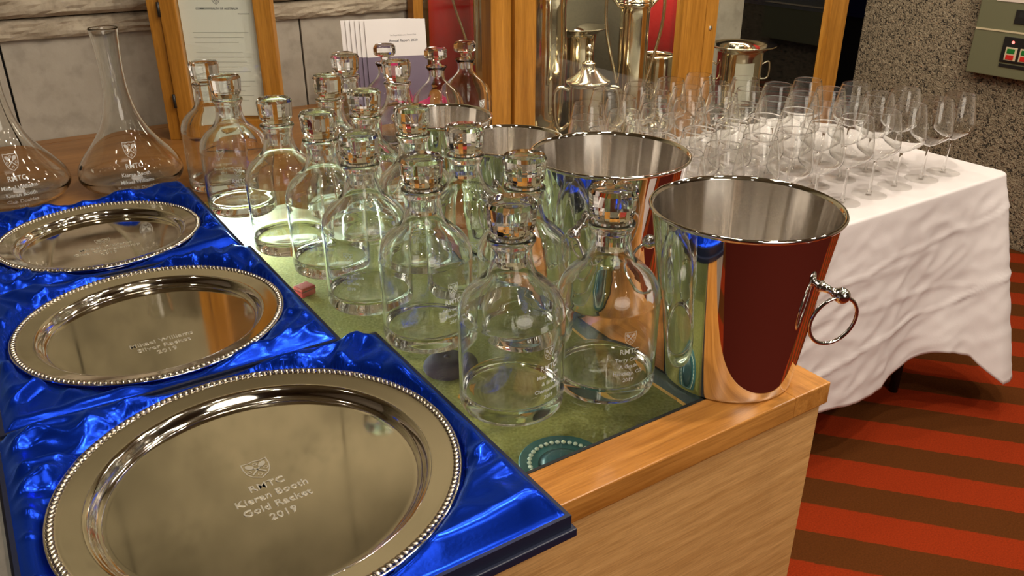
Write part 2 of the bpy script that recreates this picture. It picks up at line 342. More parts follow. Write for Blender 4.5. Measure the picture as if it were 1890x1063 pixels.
# ------------------------------------------------------------------ display cabinet with glass top
X0, X1, Y0, YG, Y1 = -.0615, .755, .476, .535, 1.50
cab = empty('display_cabinet', (0, 0, 0)); tag(cab, 'oak display cabinet with lit glass top holding the decanters', 'cabinet')
XG = .606
box('front_rail', M['rail_x'], cab, X0, X1 - .06, Y0, YG - .004, -.028, 0, .0016)
box('corner_block', M['rail_y'], cab, X1 - .06, X1, Y0, YG + .04, -.028, 0, .0016)
box('end_rail', M['rail_y'], cab, XG + .004, X1, YG + .0405, Y1, -.028, 0, .0016)
box('end_rail', M['rail_x'], cab, XG + .004, X1 - .0605, YG - .004, YG + .04, -.028, 0, .0008)
box('front_panel', M['panel'], cab, X0 + .004, X1 - .006, Y0 + .005, Y0 + .023, FZ, -.0285, .001)
box('end_panel', M['panel'], cab, X1 - .024, X1 - .006, Y0 + .0235, Y1 + .30, FZ, -.0285, .001)
box('end_panel', M['panel'], cab, X0 + .004, X0 + .022, Y0 + .0235, Y1 + .30, FZ, -.0285, .001)
box('glazing_bead', M['lip'], cab, X0 + .01, XG, YG - .0035, YG + .003, -.02, -.0085)
box('gasket', M['rubber'], cab, X0 + .01, XG + .0035, YG - .004, YG - .0005, -.02, .0002)
box('gasket', M['rubber'], cab, XG + .0005, XG + .004, YG - .004, Y1, -.02, .0002)
box('glass_top', M['tabletop_glass'], cab, X0 + .01, XG, YG, Y1, -.008, 0, .0006)
box('felt_base', M['felt'], cab, X0 + .022, X1 - .024, Y0 + .023, 1.45, -.12, -.10); box('glow_strip', M['white_lacquer'], cab, X0 + .022, X1 - .024, 1.4505, 1.70, -.12, -.101)  # pale rear strip added to whiten the tube's glow under the decanters
box('inner_back', M['white_lacquer'], cab, X0 + .022, X1 - .024, 1.68, 1.70, -.1005, -.031)
box('inner_side', M['felt'], cab, X1 - .036, X1 - .026, YG + .02, 1.449, -.0995, -.03)
box('inner_front', M['felt'], cab, X0 + .022, X1 - .037, Y0 + .0235, Y0 + .03, -.0995, -.03)
tb = link('fluorescent_tube', tube_me([(.03, 1.61, -.052), (.235, 1.61, -.052), (.44, 1.61, -.052)], .013, 12), M['tube'], cab)
box('tube_cap', M['white_lacquer'], tb, .44, .452, 1.595, 1.625, -.068, -.036); box('tube_cap', M['white_lacquer'], tb, .018, .03, 1.595, 1.625, -.068, -.036)
M['tube_dim'] = emit('dim_fluorescent_tube', (.84, 1, .98), 14)
tb = link('fluorescent_tube', tube_me([(-.025, .62, -.05), (-.025, 1.0, -.05), (-.025, 1.40, -.05)], .011, 12), M['tube_dim'], cab)
box('tube_cap', M['white_lacquer'], tb, -.037, -.013, .605, .6195, -.064, -.036); box('tube_cap', M['white_lacquer'], tb, -.037, -.013, 1.4005, 1.415, -.064, -.036)
cl = bpy.data.lights.new('cabinet_lamp', 'AREA'); clo = bpy.data.objects.new('cabinet_lamp', cl); S.collection.objects.link(clo)
cl.shape = 'RECTANGLE'; cl.size = .4; cl.size_y = .03; cl.energy = 3.2; cl.color = (.78, 1, .97); clo.location = (.26, 1.592, -.052); clo.rotation_euler = (R(90 - 28), 0, R(180)); clo.parent = cab
# things inside the cabinet
o = link('presentation_box', box_me(-.014, .014, -.012, .012, 0, .016, .002), M['red_leather'], None, (.397, 1.235, -.0999), .3); tag(o, 'small red box inside the glass-topped cabinet', 'box')
link('lid_seam', box_me(-.0143, .0143, -.0123, .0123, .010, .0112), M['rubber'], o)
o = link('velvet_cushion', lathe(spline([(0, .024), (.02, .024), (.033, .014), (.03, .003), (0, 0)], 5), 24), M['velvet_purple'], None, (.475, .885, -.0999)); tag(o, 'small dark purple velvet cushion inside the cabinet', 'cushion')
link('button', lathe([(0, .028), (.004, .026), (.005, .0235), (0, .023)], 12), M['velvet_purple'], o)
o = empty('medal', (.508, .842, -.0999), R(35)); tag(o, 'medal on an orange ribbon inside the cabinet', 'medal')
link('ribbon', box_me(-.06, .02, -.012, .012, 0, .004, .001), M['orange'], o); link('disc', xf(lathe([(0, 0), (.016, 0), (.017, .002), (.016, .004), (0, .004)], 24), Matrix.Translation((.038, 0, .001))), M['trophy'], o)
o = empty('enamel_dish', (.482, .622, -.0999)); o.scale = (.62, .62, .62); tag(o, 'teal round dish edged with pearls under the glass front', 'dish')
link('dish', lathe([(0, 0), (.07, 0), (.085, .012), (.083, .014), (.06, .008), (0, .007)], 40), M['teal'], o); link('dish_centre', lathe([(0, .0075), (.045, .0078), (.047, .010), (.03, .018), (0, .022)], 32), M['teal_dark'], o)
for k in range(34):
    a = 2 * math.pi * k / 34
    if k == 0: pearl = lathe([(0, .007), (.0035, .0058), (.005, .0035), (.0035, .001), (0, 0)], 8); pearl.materials.append(M['pearl'])
    q = bpy.data.objects.new('pearl', pearl); S.collection.objects.link(q); q.parent = o; q.location = (.064 * math.cos(a), .064 * math.sin(a), .009)

# back counter
ctr = empty('back_counter'); tag(ctr, 'brown wooden counter along the concrete wall behind the cabinet', 'counter')
box('worktop', M['counter'], ctr, -1.6, 1.045, Y1 + .001, YW - .04, -.03, 0, .0015); box('back_strip', M['counter'], ctr, -1.6, 1.045, YW - .038, YW - .003, -.03, 0)
box('base', M['counter'], ctr, -1.55, 1.0, 1.83, YW - .003, FZ, -.0305)

# ------------------------------------------------------------------ round crystal decanters
RB = .0575
body_out = [(0, .0), (.046, 0.0), (.0535, .0015), (.0568, .006), (RB, .014), (RB, .10), (.0572, .112), (.0545, .124), (.048, .135), (.0385, .1445), (.029, .153), (.0245, .161), (.0220, .171), (.0212, .180), (.0215, .186), (.0238, .1905), (.0252, .1935), (.0248, .196)]
po = [(0, 0)] + spline(body_out[1:5], 3) + spline(body_out[5:], 4)
inner = [(.0198, .1965), (.0186, .194), (.0176, .188), (.0170, .176), (.0185, .168), (.0215, .1585), (.0265, .1495), (.036, .1405), (.0455, .131), (.0515, .121), (.0540, .111), (.0543, .10), (.0543, .026), (.0525, .0195), (.046, .0165), (.025, .0175), (0, .0185)]
decanter_body = lathe(po + spline(inner, 3), 56)
stop = [(0, .166), (.0158, .166), (.0165, .170), (.0172, .1915), (.0180, .1985), (.0205, .2015), (.0235, .2055), (.0245, .209), (.0263, .2300), (.0240, .2342), (0, .236)]
stopper_me = lathe(stop, 20, smooth=False)
decanter_body.materials.append(M['crystal']); stopper_me.materials.append(M['crystal'])
proto = {}
def decanter(x, y, label, lines, off=0, crest=.016, ez=.075, tilt=0, group='crystal decanters on the glass top'):
    o = empty('crystal_decanter', (x, y, .0006)); tag(o, label, 'decanter', group)
    b_ = bpy.data.objects.new('body', decanter_body); S.collection.objects.link(b_); b_.parent = o
    s_ = bpy.data.objects.new('stopper', stopper_me); S.collection.objects.link(s_); s_.parent = o; s_.rotation_euler.z = random.random() * 6
    if lines:
        key = tuple(lines)
        me = layout(lines, crest); phi = math.atan2(-y, -x) + R(off)
        e = link('engraving', wrap(me, RB, phi, ez), M['engraving_faint'], b_)
    return o
t1, t2 = .0085, .0062
G = [('RMTC', .0085)]
def names(*a): return G + [(s, .0062) for s in a]
D = [
 (.371, 1.576, 'crystal decanter farthest left, standing on the wood behind the lit one', names('Steve Virgona', 'Gerald Parsons', '2019'), 5),
 (.366, 1.427, 'crystal decanter whose base glows white from the lamp beneath', names('Steve Virgona', 'Gerald Moss', 'Championship', '2019'), 0),
 (.379, 1.216, 'crystal decanter beside the rear blue box, next in front of the glowing one', names('Robert Fahey', 'Championship', '2019'), -58),
 (.402, 1.101, 'crystal decanter beside the middle silver salver, fourth from the front along the blue boxes', names('Philip Lamb', 'B Grade', '2019'), -12),
 (.402, .965, 'crystal decanter behind the tip of the nearest blue box', names('Marcus Brown', 'C Grade', '2019'), -25),
 (.422, .832, 'crystal decanter second from the front along the blue boxes', names('Andrew Bell', 'Handicap', '2019'), 32),
 (.426, .647, 'crystal decanter nearest the front, beside the corner of the gold-racket box', names('Matt Cronin', '& Brett', 'Championship', '2019'), 42),
 (.538, .624, 'crystal decanter right beside the nearest large wine cooler, engraved A Grade', names('Terry Coate', 'A Grade', 'Handicap, C/S', '2019'), 27),
 (.526, .771, 'crystal decanter directly behind the front pair, beside the second wine cooler', names('John Marsh', 'Doubles', '2019'), 40),
 (.535, .925, 'crystal decanter between the second large wine cooler and the left column of decanters', names('Peter Grant', 'Doubles', '2019'), 10),
 (.525, 1.056, 'crystal decanter left of the small wine coolers', names('David Long', 'D Grade', '2019'), 0),
 (.513, 1.193, 'crystal decanter behind the middle of the left column, facing the rear small cooler', None, 0),
 (.512, 1.335, 'crystal decanter in the middle of the rear, left of the brochures', None, 0),
 (.612, 1.500, 'crystal decanter at the back in front of the leftmost disc-stopper decanter', None, 0),
 (.665, 1.390, 'crystal decanter at the back in front of the purple brochure', None, 0),
]
for d in D: decanter(*d)

# ------------------------------------------------------------------ square decanters with flat stoppers
def squircle(r, z, e, n=48, rot=0):
    out = []
    for k in range(n):
        a = 2 * math.pi * k / n + rot; c, s = math.cos(a), math.sin(a)
        q = (abs(c) ** e + abs(s) ** e) ** (-1 / e); out.append((r * q * c, r * q * s, z))
    return out
def loft(rings, cap0=True, cap1=True, closed=False):
    n = len(rings[0]); v = [p for r_ in rings for p in r_]; f = []
    m_ = len(rings)
    for i in range(m_ if closed else m_ - 1):
        j = (i + 1) % m_
        for k in range(n): f.append((i * n + k, i * n + (k + 1) % n, j * n + (k + 1) % n, j * n + k))
    if not closed:
        if cap0: f.append(tuple(range(n))[::-1])
        if cap1: f.append(tuple(range((m_ - 1) * n, m_ * n)))
    return mesh(v, f, True)
so = [(.044, 0, 5), (.0465, .004, 5), (.047, .012, 5), (.047, .085, 5), (.0465, .105, 4), (.043, .122, 3.2), (.035, .135, 2.5), (.025, .145, 2.1), (.0185, .153, 2), (.0165, .162, 2), (.0175, .172, 2), (.022, .179, 2), (.0225, .181, 2)]
si = [(.0195, .180, 2), (.0145, .172, 2), (.0135, .162, 2), (.0155, .153, 2), (.0215, .146, 2), (.031, .134, 2.5), (.0385, .121, 3), (.042, .105, 3.4), (.0425, .085, 3.6), (.0425, .026, 3.6), (.040, .02, 3.6), (.02, .018, 2)]
flat_body = loft([squircle(r_, z, e) for r_, z, e in so + si]); flat_body.materials.append(M['crystal'])
flat_stop = lathe([(0, .160), (.0105, .160), (.0125, .182), (.009, .187), (.010, .193), (.021, .1965), (.0245, .200), (.0245, .213), (.021, .218), (0, .2185)], 10, smooth=False); flat_stop.materials.append(M['crystal'])
for x, y, lab, hgt in ((.655, 1.615, 'square decanter with disc stopper, first from the left behind the round decanters', .5), (.768, 1.658, 'square decanter with disc stopper in front of the brochures', .2), (.838, 1.560, 'square decanter with disc stopper before the red lining, beside the pink card', .1), (.932, 1.60, 'square decanter with disc stopper nearest the oak corner post', -.1)):
    o = empty('square_decanter', (x, y, 0), R(20) + hgt * .4); tag(o, lab, 'decanter', 'disc-stopper decanters on the counter')
    for nm, me in (('body', flat_body), ('stopper', flat_stop)):
        q = bpy.data.objects.new(nm, me); S.collection.objects.link(q); q.parent = o
    if hgt < 0:
        link('engraving', xf(layout([('RMTC', .008)], .02), Matrix.Translation((0, -.0473, .075)) @ Matrix.Rotation(R(90), 4, 'X')), M['engraving'], q)

# ------------------------------------------------------------------ wine decanters on the counter
wo = [(0, .004), (.03, .003), (.055, .002), (.078, .008), (.0905, .022), (.093, .034), (.0885, .050), (.076, .068), (.058, .090), (.041, .116), (.029, .146), (.0225, .180), (.0205, .215), (.0215, .250), (.0235, .280), (.025, .293)]
wp = spline(wo, 4)
def wrad(z):
    for (r1, z1), (r2, z2) in zip(wp, wp[1:]):
        if z1 <= z <= z2 and r1 > .02: return r1 + (r2 - r1) * (z - z1) / max(z2 - z1, 1e-6)
    return .09
wi = [(max(r_ - .0022, 0), z + (.0022 if z < .03 else 0)) for r_, z in wp][::-1]
wd_me = lathe(wp + [(.0242, .2942)] + wi, 64); wd_me.materials.append(M['crystal'])
for x, y, lab, lines in ((.230, 1.665, 'wide-bottomed glass wine decanter with long flared neck, whole in view', [('RMTC', .011), ('Kieran Booth', .009), ('Mikael Williams', .009), ('Two Club Doubles', .009), ('2018', .008)]), (.036, 1.700, 'wide-bottomed glass wine decanter cut off by the left picture edge', [('RMTC', .011), ('Mikael Williams', .009), ('Kieran Booth', .009), ('Club Doubles', .009), ('2019', .008)])):
    o = empty('wine_decanter', (x, y, 0)); tag(o, lab, 'decanter', 'wine decanters on the counter')
    q = bpy.data.objects.new('body', wd_me); S.collection.objects.link(q); q.parent = o
    link('engraving', wrap(layout(lines, .027), wrad, math.atan2(-y, -x) + R(4), .070), M['engraving_faint'], q)
    if x > .1:
        a = math.atan2(-y, -x) - R(72); z = .055; r_ = wrad(z) + .0015
        link('badge', xf(lathe([(0, 0), (.005, 0), (.0048, .001), (0, .0012)], 16), Matrix.Translation((r_ * math.cos(a), r_ * math.sin(a), z)) @ Matrix.Rotation(a, 4, 'Z') @ Matrix.Rotation(R(58), 4, 'Y')), M['black'], q)

# ------------------------------------------------------------------ wine coolers
def cooler(x, y, rt, h, rb, label, hang):
    o = empty('wine_cooler', (x, y, .0004)); tag(o, label, 'wine cooler', 'steel wine coolers')
    k = rt / .105
    outer = [(0, .0), (rb - .004, 0), (rb - .001, .0008), (rb, .003)] + [(rb + (rt - .004 - rb) * s, .003 + (h - .009) * s) for s in (.02, .1, .3, .5, .7, .9, .98, 1)]
    rim = [(rt - .0035, h - .0045), (rt - .001, h - .004), (rt, h - .002), (rt - .0008, h - .0002), (rt - .0025, h), (rt - .0042, h - .0012)]
    inn = [(rt - .0055, h - .004)] + [(rb - .003 + (rt - .0055 - rb + .003) * s, .006 + (h - .012) * s) for s in (.95, .7, .4, .1, .02)] + [(rb - .006, .0045), (0, .004)]
    link('body', lathe(outer, 96), M['steel'], o); link('rim', lathe([outer[-1]] + rim + [inn[0]], 96), M['steel'], o); link('inner_wall', lathe(inn, 96), M['brushed'], o)
    zk = h * .665; rk = rb + (rt - .004 - rb) * .665
    for a in (hang, hang + math.pi):
        hd = link('handle', xf(tube_me([(rk - .002, 0, zk), (rk + .004, 0, zk - .0005), (rk + .012, 0, zk - .002), (rk + .016, 0, zk - .003)], [.0085, .0050, .0038, .006], 14), Matrix.Rotation(a, 4, 'Z')), M['steel'], o)
        ball = xf(lathe([(.0088 * math.sin(math.pi * i / 10), -.0088 * math.cos(math.pi * i / 10)) for i in range(11)], 20), Matrix.Rotation(a, 4, 'Z') @ Matrix.Translation((rk + .023, 0, zk - .004)))
        link('knob', ball, M['steel'], hd)
        c = Vector((rk + .019, 0, zk - .007 - .0275))
        ring = tube_me([(c.x + .004 * math.sin(t_) , .0265 * math.cos(t_), c.z + .0295 * math.sin(t_)) for t_ in [2 * math.pi * i / 40 for i in range(40)]], .0021, 10, True)
        link('ring', xf(ring, Matrix.Rotation(a, 4, 'Z') @ Matrix.Translation(c) @ Matrix.Rotation(R(-38), 4, 'Z') @ Matrix.Translation(-c)), M['steel'], hd)
    return o
cooler(.674, .563, .1045, .206, .075, 'large polished steel wine cooler nearest the front corner', R(-73))
cooler(.679, .799, .105, .206, .075, 'large polished steel wine cooler second from the front', R(-150))
cooler(.672, 1.030, .088, .172, .064, 'smaller steel wine cooler with matt grey inside, third from the front', R(-140))
cooler(.664, 1.222, .086, .170, .062, 'smaller steel wine cooler farthest back, before the disc-stopper decanters', R(-30))

# ------------------------------------------------------------------ satin boxes with silver salvers
def satin_z(x, y, cx, cy_, rp, hx, hy, seed):
    dx, dy = x - cx, y - cy_; d = math.hypot(dx, dy); a = math.atan2(dy, dx)
    # gathered folds: warped ridges running roughly along the box diagonal plus pleats radiating from the salver
    w1 = noise.noise((x * 5, y * 5, seed)); w2 = noise.noise((x * 5 + 9, y * 5, seed + 3)); w3 = noise.noise((x * 14, y * 14, seed + 5))
    u = x * .55 + y * .83 + .09 * w1 + .012 * w3; v = -x * .83 + y * .55 + .09 * w2 + .012 * w3
    rg = lambda n: max(0, 1 - abs(n) * 3.2) ** 1.6
    f1 = rg(noise.noise((u * 7, v * 20, seed + 1))); f2 = rg(noise.noise((u * 12, v * 5, seed + 7)))
    f3 = rg(noise.noise((a * 3.2 + w1 * 2.2, d * 5 + w2, seed + 11))); f4 = rg(noise.noise((u * 12 + 3, v * 30, seed + 15)))
    h = .013 * f1 + .009 * f2 + .012 * f3 + .0045 * f4 * (.7 + w1) + .014 * w2 + .006 * w1 - .005
    h = .016 * math.tanh(h / .016)
    edge = min(hx - abs(x - (cx0 := satin_z.c[0])), hy - abs(y - satin_z.c[1]))
    e = min(max(edge / .028, 0), 1); e = e * e * (3 - 2 * e)
    z = .022 + e * (.009 + h) + .006 * e * (1 - e) * 4
    if d < rp + .012:
        s = min(max((d - (rp - .012)) / .024, 0), 1); z = z * s + (1 - s) * min(z, .0135)
        if d < rp + .004: z = min(z, .0215)
        if d < rp * .88: z = .010
    return max(z, .010)
def satin_box(x0, x1, y0, y1, pc, rp, label, seed):
    o = empty('satin_box', ((x0 + x1) / 2, (y0 + y1) / 2, 0)); tag(o, label, 'presentation box', 'blue satin-lined salver boxes')
    ox, oy = o.location.x, o.location.y; hx, hy = (x1 - x0) / 2, (y1 - y0) / 2
    box('base', M['navy_card'], o, -hx - .004, hx + .004, -hy - .004, hy + .004, .0005, .009, .0012)
    # raised tray wall (frame) of the box
    bm = bmesh.new()
    for q in ((-hx, hx, -hy, -hy + .004), (-hx, hx, hy - .004, hy), (-hx, -hx + .004, -hy + .004, hy - .004), (hx - .004, hx, -hy + .004, hy - .004)): bmadd_box(bm, *q, .0092, .0225)
    me = bpy.data.meshes.new('m'); bm.to_mesh(me); bm.free(); link('tray_wall', me, M['navy_card'], o)
    n = 150; v, f = [], []
    sx_, sy_ = hx - .0025, hy - .0025
    satin_z.c = ((x0 + x1) / 2, (y0 + y1) / 2)
    for j in range(n + 1):
        for i in range(n + 1):
            X = ox - sx_ + 2 * sx_ * i / n; Y = oy - sy_ + 2 * sy_ * j / n
            v.append((X - ox, Y - oy, satin_z(X, Y, pc[0], pc[1], rp, sx_, sy_, seed)))
    f = [(j * (n + 1) + i, j * (n + 1) + i + 1, (j + 1) * (n + 1) + i + 1, (j + 1) * (n + 1) + i) for j in range(n) for i in range(n)]
    link('satin_lining', mesh(v, f, True), M['satin'], o)
    return o
def salver(cx_, cy_, rp, label, lines, crest, dy=0, z=.0105):
    o = empty('silver_salver', (cx_, cy_, z)); tag(o, label, 'silver salver', 'engraved silver salvers')
    prof = [(0, .0012), (rp * .74, .0012), (rp * .765, .0016), (rp * .79, .004), (rp * .805, .0085), (rp * .82, .0122), (rp * .838, .0136), (rp * .85, .0139), (rp * .945, .0165), (rp * .955, .0172)]
    top = spline(prof, 4); prof2 = [(0, .0)] + [(rp * .74, 0), (rp * .78, .001), (rp * .815, .0095), (rp * .84, .0122), (rp * .97, .0152), (rp * .975, .016), (rp * .955, .0173)]
    link('dish', lathe(top + prof2[::-1][1:], 128), M['silver'], o)
    nb = int(2 * math.pi * rp / .0062); mes = []
    bead = lathe([(.0026 * math.sin(math.pi * i / 6), -.0026 * math.cos(math.pi * i / 6)) for i in range(7)], 8); vb = [q.co.copy() for q in bead.vertices]; fb = [tuple(p.vertices) for p in bead.polygons]
    V, F = [], []
    for k in range(nb):
        a = 2 * math.pi * k / nb; mt = Matrix.Translation((rp * .97 * math.cos(a), rp * .97 * math.sin(a), .0175)) @ Matrix.Rotation(a + .6, 4, 'Z') @ Matrix.Scale(1.55, 4, (1, 0, 0))
        b0 = len(V); V += [tuple(mt @ q) for q in vb]; F += [tuple(i + b0 for i in q) for q in fb]
    bd = link('beaded_border', mesh(V, F, True), M['silver_bead'], o); bd['kind'] = 'stuff'
    link('rim_wire', tube_me([(rp * .992 * math.cos(t_), rp * .992 * math.sin(t_), .0165) for t_ in [2 * math.pi * i / 128 for i in range(128)]], .0014, 8, True), M['silver'], o)
    e = link('engraving', xf(layout(lines, crest, gap=1.25), Matrix.Translation((0, dy, .0015))), M['etch'], o)
satin_box(-.058, .352, .440, .838, (.148, .640), .183, 'nearest blue satin-lined box with navy card base', 3.1)
satin_box(-.052, .309, .844, 1.196, (.130, 1.018), .160, 'middle blue satin-lined box of the three', 17.7)
satin_box(-.046, .302, 1.202, 1.535, (.126, 1.362), .148, 'farthest blue satin-lined box, beside the wine decanters', 29.2)
salver(.148, .640, .183, 'largest silver salver, engraved Gold Racket, in the nearest box', [('RMTC', .0125), ('Kieran Booth', .0125), ('Gold Racket', .0125), ('2019', .0125)], .030, .008)
salver(.130, 1.018, .160, 'middle-sized silver salver, engraved Silver Racket, in the middle box', [('Mikael Williams', .0118), ('Silver Racket', .0118), ('2019', .0118)], 0, -.028)
salver(.126, 1.362, .148, 'smallest silver salver in the farthest box', [('Mikael Williams', .012), ('Club Championship', .012), ('2019', .012)], .026, -.012)

# ------------------------------------------------------------------ linen covered table with wine glasses
TZ = -.055
XL, XRT, YF, YB = .80, 1.90, .872, 1.46
tab = empty('folding_table', (1.35, 1.16, FZ)); tag(tab, 'folding table under a white cloth, only a black leg showing', 'table')
th = TZ - FZ - .004
box('tabletop', M['white_lacquer'], tab, XL - 1.35 + .008, XRT - 1.35 - .008, YF - 1.16 + .008, YB - 1.16 - .008, th - .03, th)
for sx_, sy_ in ((-.47, -.2), (.45, -.2), (-.47, .2), (.45, .2)): link('leg', tube_me([(sx_, sy_, 0), (sx_, sy_, th - .03)], .011, 10), M['black'], tab)
def cloth():
    # closed outline of the table with rounded corners, top cap + skirt
    r_ = .02; out = []
    def arc(cx_, cy_, a0, n=7):
        for i in range(n + 1):
            a = R(a0 + 90 * i / n); out.append((cx_ + r_ * math.cos(a), cy_ + r_ * math.sin(a), math.cos(a), math.sin(a)))
    def seg(p, q, nx, ny, n):
        for i in range(1, n): s = i / n; out.append((p[0] + (q[0] - p[0]) * s, p[1] + (q[1] - p[1]) * s, nx, ny))
    arc(XL + r_, YF + r_, 180); seg((XL + r_, YF), (XRT - r_, YF), 0, -1, 150); arc(XRT - r_, YF + r_, 270); seg((XRT, YF + r_), (XRT, YB - r_), 1, 0, 46); arc(XRT - r_, YB - r_, 0); seg((XRT - r_, YB), (XL + r_, YB), 0, 1, 40); arc(XL + r_, YB - r_, 90); seg((XL, YB - r_), (XL, YF + r_), -1, 0, 30)
    n = len(out); rows = 64; v, f = [], []
    # inset ring then edge rounding then the drop
    for s in (.6, .985):
        for x, y, nx, ny in out: v.append((1.35 + (x - 1.35) * s, 1.16 + (y - 1.16) * s, TZ + .0012))
    for j in range(rows + 1):
        for i, (x, y, nx, ny) in enumerate(out):
            dfr = abs(y - YF) < .022; base = .425
            if dfr:
                base = .428 + .012 * math.sin(x * 9)
                k = (x - 1.69) / .10; base -= .055 * math.exp(-k * k) * (1 if x < 1.75 else 1)
                if x > 1.80: base += .085 * (x - 1.80) / .1
            elif nx > .5: base = .50 - .05 * (y - YF) / .5
            s = j / rows; dz = base * s
            if j < 5:
                a = R(90 * j / 5); off = .006 * math.sin(a); z = TZ + .0012 - .006 * (1 - math.cos(a))
            else:
                s = (j - 5) / (rows - 5); z = TZ + .0012 - .006 - (base - .006) * s; off = .006
                c1 = math.exp(-(((x - XRT) / .10) ** 2 + ((y - YF) / .10) ** 2))
                fold = .012 * math.sin(x * 21 + y * 17 + 1.2 * noise.noise((x * 4, y * 4, 2))) * s ** 1.3
                wr_ = .0027 * (1 - abs(noise.noise((x * 9 + z * 4, z * 22 - x * 9, 4.2))) * 2.5) + .0015 * noise.noise((x * 40, z * 40, 1))
                cr = 0
                for zc, sl, am in ((-.115, .10, .005), (-.30, .16, .006), (-.21, -.05, .003)):
                    q = (z - (TZ + zc) - sl * (x - 1.5) + .02 * noise.noise((x * 7, zc * 9, 3))) / .0055
                    cr += am * math.exp(-q * q) * (.6 + .6 * noise.noise((x * 11, zc * 50, 8)))
                q = (x - 1.245) / .006; cr += .003 * math.exp(-q * q) if dfr else 0
                off += cr + .012 * s + max(fold, -.01 * s) * (.5 if dfr and x < 1.55 else 1) + wr_ * min(1, s * 8) + .120 * c1 * s
                if dfr: off += .02 * math.exp(-((x - 1.72) / .07) ** 2) * max(0, s - .7) / .3
            v.append((x + nx * off, y + ny * off, z))
    m_ = rows + 3
    for i in range(m_ - 1):
        for k in range(n): f.append((i * n + k, i * n + (k + 1) % n, (i + 1) * n + (k + 1) % n, (i + 1) * n + k))
    f.append(tuple(range(n)))
    return mesh(v, f, True)
c = link('tablecloth', cloth(), M['linen']); tag(c, 'white linen cloth hanging over the table of wine glasses', 'tablecloth')
sd = c.modifiers.new('thick', 'SOLIDIFY'); sd.thickness = .0012; sd.offset = -1
# wine glass: bowl, stem, foot
gh = .175
bo = [(.0035, .0745), (.012, .0775), (.026, .0865), (.0375, .0955), (.0412, .103), (.041, .112), (.0388, .130), (.0345, .152), (.0298, .1741)]
bp = spline(bo, 4)
bowl_me = lathe(bp[:-1] + [(.0298, .1742), (.02975, .1746), (.02955, .1748), (.02935, .1746), (.0293, .1742)] + [(max(r_ - .0005, .0005), z + .0007) for r_, z in bp[::-1]][1:] + [(0, .0762)], 40); bowl_me.materials.append(M['stem'])
stem_me = lathe(spline([(.0058, .003), (.0038, .010), (.0026, .025), (.0024, .05), (.0030, .068), (.0036, .0745), (0, .0765)], 3), 16); stem_me.materials.append(M['stem'])
foot_me = lathe([(0, 0), (.033, 0), (.0346, .0006), (.0346, .0013), (.031, .0017), (.012, .0032), (.0062, .0046), (0, .005)], 40); foot_me.materials.append(M['foot'])
rows_ = [(.950, [1.778, 1.692, 1.602, 1.508, 1.420, 1.330, 1.240, 1.150, 1.060, .970, .880]), (1.048, [1.727, 1.636, 1.545, 1.458, 1.368, 1.277, 1.188, 1.098, 1.006, .915]),
        (1.140, [1.682, 1.590, 1.500, 1.410, 1.318, 1.226, 1.136, 1.046, .955]), (1.232, [1.628, 1.530, 1.440, 1.350, 1.258, 1.166, 1.076, .985]), (1.322, [1.520, 1.428, 1.336, 1.246, 1.150, 1.06]), (1.408, [1.46, 1.365, 1.27, 1.175])]
rn = ['front row', 'second row', 'third row', 'fourth row', 'fifth row', 'rear row']
on = ['rightmost', 'second from the right', 'third from the right', 'fourth from the right', 'fifth from the right', 'sixth from the right', 'seventh from the right', 'eighth from the right', 'ninth from the right', 'tenth from the right', 'eleventh from the right']
for rI, (yy, xs) in enumerate(rows_):
    for i, x in enumerate(xs):
        o = empty('wine_glass', (x + random.uniform(-.0015, .0015), yy + random.uniform(-.003, .003), TZ + .0016), random.random() * 6)
        tag(o, f'clear stemmed wine glass on the white cloth, {on[i]} in the {rn[rI]}', 'wine glass', 'wine glasses on the white cloth')
        for nm, me in (('bowl', bowl_me), ('stem', stem_me), ('foot', foot_me)):
            q = bpy.data.objects.new(nm, me); S.collection.objects.link(q); q.parent = o

# ------------------------------------------------------------------ glazed document cabinet (turned towards the room)
A = empty('notice_cabinet', (.4126, 1.9463, 0), math.atan2(-.5505, .8348)); tag(A, 'oak notice cabinet with a typed document behind its glass', 'cabinet')
HT = .62
box('side_post', M['post'], A, -.052, -.026, -.006, .024, 0, HT, .002); box('side_post', M['post'], A, -.040, -.026, .0245, .09, 0, HT, .001)
box('stile', M['post'], A, -.0235, .012, -.012, .012, .004, HT, .002); box('stile', M['post'], A, .176, .215, -.012, .012, .004, HT, .002)
box('rail', M['post'], A, .0122, .1758, -.011, .011, .004, .048, .002); box('rail', M['post'], A, .0122, .1758, -.011, .011, HT - .045, HT, .002)
box('pane', M['pane'], A, .0122, .1758, -.004, -.001, .048, HT - .045); box('backboard', M['counter'], A, .0122, .1758, .006, .0105, .048, HT - .045)
for z in (.075, .27): link('hinge', tube_me([(-.0245, -.013, z), (-.0245, -.013, z + .03)], .0035, 8), M['black'], A)
dc = box('document', M['paper'], None, .013, .175, .0045, .0055, .0535, .312); dc.parent = None
dc.location = A.location; dc.rotation_euler = A.rotation_euler; tag(dc, 'typed letterhead document in the oak notice cabinet', 'document')
def flat_text(parent, s, size, x, z, y, mat):
    return link('lettering', xf(text_me(s, size), Matrix.Translation((x, y, z)) @ Matrix.Rotation(R(90), 4, 'X')), mat, parent)
flat_text(dc, 'COMMONWEALTH OF AUSTRALIA', .0058, .094, .283, .0043, M['ink']); flat_text(dc, 'Department of', .004, .15, .273, .0043, M['inkgrey'])
link('crest', xf(crest_me(.022), Matrix.Translation((.094, .0043, .304)) @ Matrix.Rotation(R(90), 4, 'X')), M['ink'], dc)
bm = bmesh.new()
for i in range(15):
    z = .235 - i * .0105
    if i in (3, 9): continue
    bmadd_box(bm, .035, .155 - .03 * ((i * 7) % 5) / 5, .0041, .0044, z, z + .0012)
